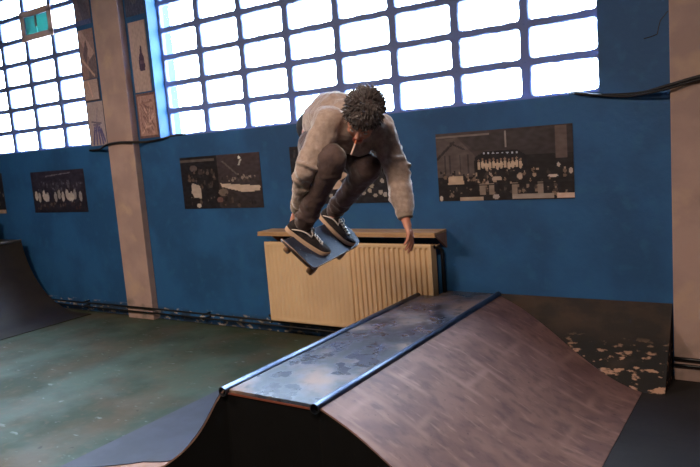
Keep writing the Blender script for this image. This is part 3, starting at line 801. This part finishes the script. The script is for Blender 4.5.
# -- eyes, lips
for s in (-1, 1):
    w = MB(); w.ell(hp(.031*s, .079, .004), (.0105, .008, .005), HA, 12, 8); w.build('eye', M['eye'], person, True, origin=hp(.031*s, .082, .006))
w = MB(); w.cap(hp(-.018, .086, -.055), hp(.018, .086, -.055), .0045, .0045); w.cap(hp(-.014, .087, -.062), hp(.014, .087, -.062), .005, .005)
w.build('lips', M['lips'], person, True, origin=hp(0, .086, -.058))
for s in (-1, 1):
    w = MB(); w.cap(hp(.018*s, .086, .030), hp(.046*s, .074, .032), .004, .003); w.build('eyebrow', M['hair'], person, True, origin=hp(0, .08, .03))

# -- hair
w = MB()
w.ell(hp(0, -.022, .040), (.078, .096, .078), HA, 24, 16)
w.ell(hp(0, -.055, -.005), (.070, .060, .073), HA)
w.ell(hp(0, .036, .060), (.060, .045, .034), HA)
hc = w.build('hair', M['hair'], person, origin=person.location); remesh(hc, .006, 3); wrinkle(hc, .02, .02, 'hair_folds')
w = MB(); rh = random.Random(3)
for k in range(1500):
    th = rh.uniform(0, 2*PI); z = rh.uniform(-.45, 1); r_ = math.sqrt(1-z*z)
    ux, uy, uz = r_*math.cos(th), r_*math.sin(th), z
    if uy > .35 and uz < -.02: continue            # keep the face clear
    if abs(ux) > .75 and uz < -.05 and uy > -.2: continue
    p = hp(ux*.077, -.022+uy*.094, .038+uz*.077)
    nrm = (HR*ux+HF*uy+HU*uz).normalized()
    sw = (V((rh.uniform(-1, 1), rh.uniform(-1, 1), rh.uniform(-1, 1)))).normalized()
    fall = (HF*.5*(1 if uy > 0 else -.3)-HU*(.2+.5*max(0, uy))+HR*.4*ux)
    L_ = rh.uniform(.016, .036)
    d1 = (nrm*.55+fall+sw*.55).normalized(); d2 = (nrm*.25+fall+sw*.2+V((0, 0, .25))).normalized(); d3 = (d2+sw*-.6).normalized()
    pts = [p-nrm*.004, p+d1*L_*.35, p+d1*L_*.35+d2*L_*.35, p+d1*L_*.35+d2*L_*.35+d3*L_*.3]
    w.tube(pts, [.0036, .0034, .0024, .0005], 5)
w.build('hair_curls', M['hair'], person, True, origin=person.location)

# -- sweatshirt
w = MB()
ts = [(V((-2.05, 2.915, 1.825)), .116), (V((-2.02, 2.895, 1.835)), .128), (V((-1.95, 2.855, 1.848)), .138), (J['chest']+V((0, 0, .01)), .148), (J['neck']+V((-.07, .01, -.005)), .115)]
for (a, ra), (b, rb) in zip(ts, ts[1:]): w.cap(a, b, ra, rb, 20)
w.cap(J['shR']+V((-.02, .02, -.01)), J['shL']+V((-.02, -.02, -.01)), .085, .085, 18)
w.cap(J['neck']+V((-.045, .02, -.0)), J['neck']+V((.005, -.01, .0)), .088, .070)      # collar
mR = J['elR'].lerp(J['wrR'], .5)
w.cap(J['shR'], J['elR'], .074, .058); w.cap(J['elR'], mR, .056, .047); w.cap(mR, J['elR'].lerp(J['wrR'], .88), .047, .040)
mL = J['elL'].lerp(J['wrL'], .55)
w.cap(J['shL'], J['elL'], .076, .062); w.cap(J['elL'], mL, .062, .058); w.cap(mL, J['elL'].lerp(J['wrL'], .80), .060, .050)
# hanging front of the shirt
w.cap(V((-1.86, 2.74, 1.76)), V((-1.80, 2.86, 1.72)), .075, .07)
# folds: ridges round sleeves and along the back
rf = random.Random(11)
for (a, b, ra, n_) in ((J['shR'], J['elR'], .066, 5), (J['elR'], mR, .053, 4), (J['shL'], J['elL'], .069, 5), (J['elL'], mL, .059, 4)):
    d = (b-a).normalized(); u = d.cross(V((.3, .5, .8))).normalized(); v = d.cross(u)
    for k in range(n_):
        t = (k+.6)/n_+rf.uniform(-.05, .05); c = a.lerp(b, t); a0 = rf.uniform(0, 6.28); sp = rf.uniform(1.6, 2.8); tl = rf.uniform(-.03, .03)
        pts = [c+(u*math.cos(a0+sp*q/6)+v*math.sin(a0+sp*q/6))*ra*1.0+d*tl*(q/3-1) for q in range(7)]
        w.tube(pts, [.004, .010, .012, .012, .012, .010, .004], 8)
shirt = w.build('sweatshirt', M['sweat'], person, origin=person.location)
remesh(shirt, .0075, 3, .5); wrinkle(shirt, .022, .07, 'shirt_folds')
for s, t0, t1, r0, r1 in (('R', .82, 1.0, .044, .036), ('L', .80, .97, .043, .036)):
    w = MB(); a, b = J['el'+s].lerp(J['wr'+s], t0), J['el'+s].lerp(J['wr'+s], t1)
    d = (b-a)
    w.tube([a+d*(q/6) for q in range(7)]+[b, a+d*.3], [r0+(r1-r0)*q/6+(.0015 if q % 2 else 0) for q in range(7)]+[r1-.006, r1-.006], 22)
    w.build('sleeve_cuff', M['cuff'], person, True, origin=a)
w = MB(); wd = (V((-2.02, 2.885, 1.815))-V((-2.14, 2.94, 1.765))).normalized()
c0 = V((-2.118, 2.935, 1.812))
w.tube([c0+wd*(.012*q-.03) for q in range(9)], [.104, .106, .107, .107, .107, .107, .107, .107, .106], 30)
w.build('waistband', M['band'], person, True, origin=c0)

# -- trousers
w = MB()
w.ell(J['pelvis']+V((-.005, .0, -.015)), (.108, .120, .105)); w.cap(J['hipR'].lerp(J['hipL'], .1), J['hipL'].lerp(J['hipR'], .1), .088, .088)
for s in 'RL':
    k_, a_ = J['knee'+s], J['ank'+s]; h_ = J['hip'+s]
    w.cap(h_, h_.lerp(k_, .6), .090, .088, 18); w.cap(h_.lerp(k_, .6), k_, .084, .072, 18)
    m_2 = k_.lerp(a_, .45); w.cap(k_, m_2, .072, .059, 18); w.cap(m_2, a_.lerp(k_, -.04), .059, .050, 18)
    d = (a_-k_).normalized(); u = d.cross(V((.2, .9, .1))).normalized(); v = d.cross(u)
    for q, t in enumerate((.10, .18, .84, .90, .96, .70)):      # stacked folds at the knee and hem
        c = k_.lerp(a_, t); rr = .062 if t < .3 else .050; a0 = rf.uniform(0, 6.28)
        w.tube([c+(u*math.cos(a0+3.4*z/8)+v*math.sin(a0+3.4*z/8))*rr+d*.015*math.sin(z*.8+q) for z in range(9)], [.004, .009, .011, .012, .012, .012, .011, .009, .004], 8)
tr = w.build('trousers', M['trouser'], person, origin=person.location)
remesh(tr, .0075, 3, .5); wrinkle(tr, .016, .06, 'trouser_folds')

# -- shoes
def shoe(F, o_, side):
    P = lambda x, y, z: fpt(F, o_, x, y*side, z)
    def hwid(x):
        t = (x+.145)/.29
        return max(.006, (.033+.013*math.sin(min(1, max(0, (t-.15)/.85))*PI*.92)*1.15)*min(1, (math.sin(min(1, t/.16)*PI/2))**.5 if t < .16 else 1)*min(1, math.sqrt(max(0, 1-max(0, (t-.80)/.20)**2.3))))
    N_ = 26; xs_ = [-.145+.29*k/N_ for k in range(N_+1)]
    def hgt(x):
        t = (x+.145)/.29
        if t < .38: return .078+.012*math.sin(t*5)
        if t < .75: return .088-.040*((t-.38)/.37)
        return .048-.016*((t-.75)/.25)**1.5
    # sole
    vs = []; fs = []
    for x in xs_:
        h = hwid(x)+.004; toe = .012*max(0, (x-.08)/.065)**2
        for (y, z) in ((-h, .0+toe), (-h-.0015, .013+toe), (-h+.001, .023+toe), (h-.001, .023+toe), (h+.0015, .013+toe), (h, 0+toe)): vs.append(P(x, y, z))
    for i in range(N_):
        for k in range(6): fs.append((i*6+k, i*6+(k+1) % 6, (i+1)*6+(k+1) % 6, (i+1)*6+k))
    fs += [tuple(range(6)), tuple(N_*6+k for k in range(6))]
    # upper
    vu = []; fu = []; K = 12
    for x in xs_:
        h = hwid(x)-.001; H = hgt(x)-.024; toe = .012*max(0, (x-.08)/.065)**2
        e = min(1, (x+.145)/.02+.55); e2 = min(1, (.145-x)/.025+.35)
        for k in range(K+1):
            an = PI*k/K; cx_ = math.copysign(abs(math.cos(an))**.75, math.cos(an)); sz = math.sin(an)**.8
            nar = 1-.38*(sz**2)*(1 if x < .03 else .6)
            vu.append(P(x, h*cx_*nar, .024+toe+H*sz*min(e, e2)))
    for i in range(N_):
        for k in range(K): fu.append((i*(K+1)+k, i*(K+1)+k+1, (i+1)*(K+1)+k+1, (i+1)*(K+1)+k))
        fu.append((i*(K+1)+K, i*(K+1), (i+1)*(K+1), (i+1)*(K+1)+K))
    fu += [tuple(range(K+1)), tuple(N_*(K+1)+k for k in range(K+1))]
    w = MB(); w.add(vu, fu); up = smooth_auto(w.build('shoe', M['shoe'], person, origin=o_), 50)
    w = MB(); w.add(vs, fs); smooth_auto(w.build('sole', M['sole'], up, origin=o_), 50)
    w = MB()
    def top(x, y): # point on the upper near the instep
        h = hwid(x)*.62; H = hgt(x)-.024; yy = max(-1, min(1, y/h)); return P(x, y, .026+H*math.sqrt(max(0, 1-.55*yy*yy))+.002)
    for k in range(5):
        x = -.012+.020*k; wd_ = .019
        w.tube([top(x, -wd_), top(x+.006, 0), top(x+.010, wd_)], .0028, 6); w.tube([top(x, wd_), top(x+.006, 0), top(x+.010, -wd_)], .0028, 6)
    for s_ in (-1, 1): w.tube(spline([top(-.015, .004*s_), P(-.02, .025*s_, .088), P(-.005, .036*s_, .078), P(-.0, .040*s_, .062)], 4), .0024, 6)
    w.build('laces', M['lace'], up, True, origin=o_)
    for s_ in (-1, 1):
        w = MB(); pts = []
        for t in range(9):
            x = -.115+.12*t/8; h = hwid(x)
            pts.append(P(x, (h-.0005-.010*(t/8)**2)*s_, .032+.034*math.sin(t/8*2.3)))
        w.tube(pts, [.002]+[.0035]*7+[.002], 6); w.build('side_stripe', M['lace'], up, True, origin=o_)
shoe(tuple(v*.89 for v in FR), footR, 1); shoe(tuple(v*.90 for v in FL), footL, -1)

# -- cigarette
c0 = hp(.004, .088, -.058); c1 = c0+V((-1.628+1.626, -.055, -.075)).normalized()*.022; c2 = c0+V((-.004, -.055, -.075)).normalized()*.082
cg = empty('cigarette', c0, 'white cigarette held between the lips of the skater', 'cigarette')
w = MB(); w.tube([c0, c1], .0042, 12); w.build('filter_tip', M['filter'], cg, True, origin=c0)
w = MB(); w.tube([c1, c2], .0041, 12); w.build('paper_tube', M['cig'], cg, True, origin=c1)

# ------------------------------------------------------------------ light
wd_ = bpy.data.worlds.new('sky'); SC.world = wd_; wd_.use_nodes = True
bg = wd_.node_tree.nodes['Background']; bg.inputs[0].default_value = (.64, .80, 1.0, 1); bg.inputs[1].default_value = 22
def lamp(x, y, z, sx, sy, e, col):
    t = empty('ceiling_lamp', (x, y, z), 'warm ceiling lamp hanging over the hall floor', 'lamp', 'warm lamps under the ceiling')
    w = MB(); w.box(x-sx/2-.04, x+sx/2+.04, y-sy/2-.04, y+sy/2+.04, z+.012, z+.08); w.build('lamp_housing', M['warm'], t)
    w = MB(); w.tube([(x, y, z+.08), (x, y, HC)], .012, 8); w.build('hanging_rod', M['pipe'], t)
    l = bpy.data.lights.new('ceiling_lamp_light', 'AREA'); l.shape = 'RECTANGLE'; l.size = sx; l.size_y = sy; l.energy = e; l.color = col
    o = bpy.data.objects.new('lamp_glow', l); COL.objects.link(o); o.parent = t; o.location = (0, 0, 0)
WARM = (1, .77, .60)
lamp(-5.6, .9, 4.0, 1.5, .3, 138, WARM)
lamp(-1.0, .0, 4.0, 1.5, .3, 138, WARM)

# ------------------------------------------------------------------ camera
cam = bpy.data.cameras.new('camera'); co = bpy.data.objects.new('camera', cam); COL.objects.link(co); SC.camera = co
yaw, pit, rol, f = .587687, .128098, -.0774990, 670.54
fw = V((-math.sin(yaw)*math.cos(pit), math.cos(yaw)*math.cos(pit), -math.sin(pit))); rt = V((math.cos(yaw), math.sin(yaw), 0)); up = rt.cross(fw)
c_, s_ = math.cos(rol), math.sin(rol)
r2 = rt*c_+up*s_; u2 = -rt*s_+up*c_
co.matrix_world = Matrix(((r2.x, u2.x, -fw.x, 0), (r2.y, u2.y, -fw.y, 0), (r2.z, u2.z, -fw.z, 1.7), (0, 0, 0, 1)))
cam.sensor_width = 36; cam.lens = f/700*36; cam.clip_start = .05
SC.view_settings.view_transform = 'Standard'; SC.view_settings.look = 'None'; SC.view_settings.gamma = 1; SC.view_settings.use_curve_mapping = False
SC.view_settings.exposure = 0.4
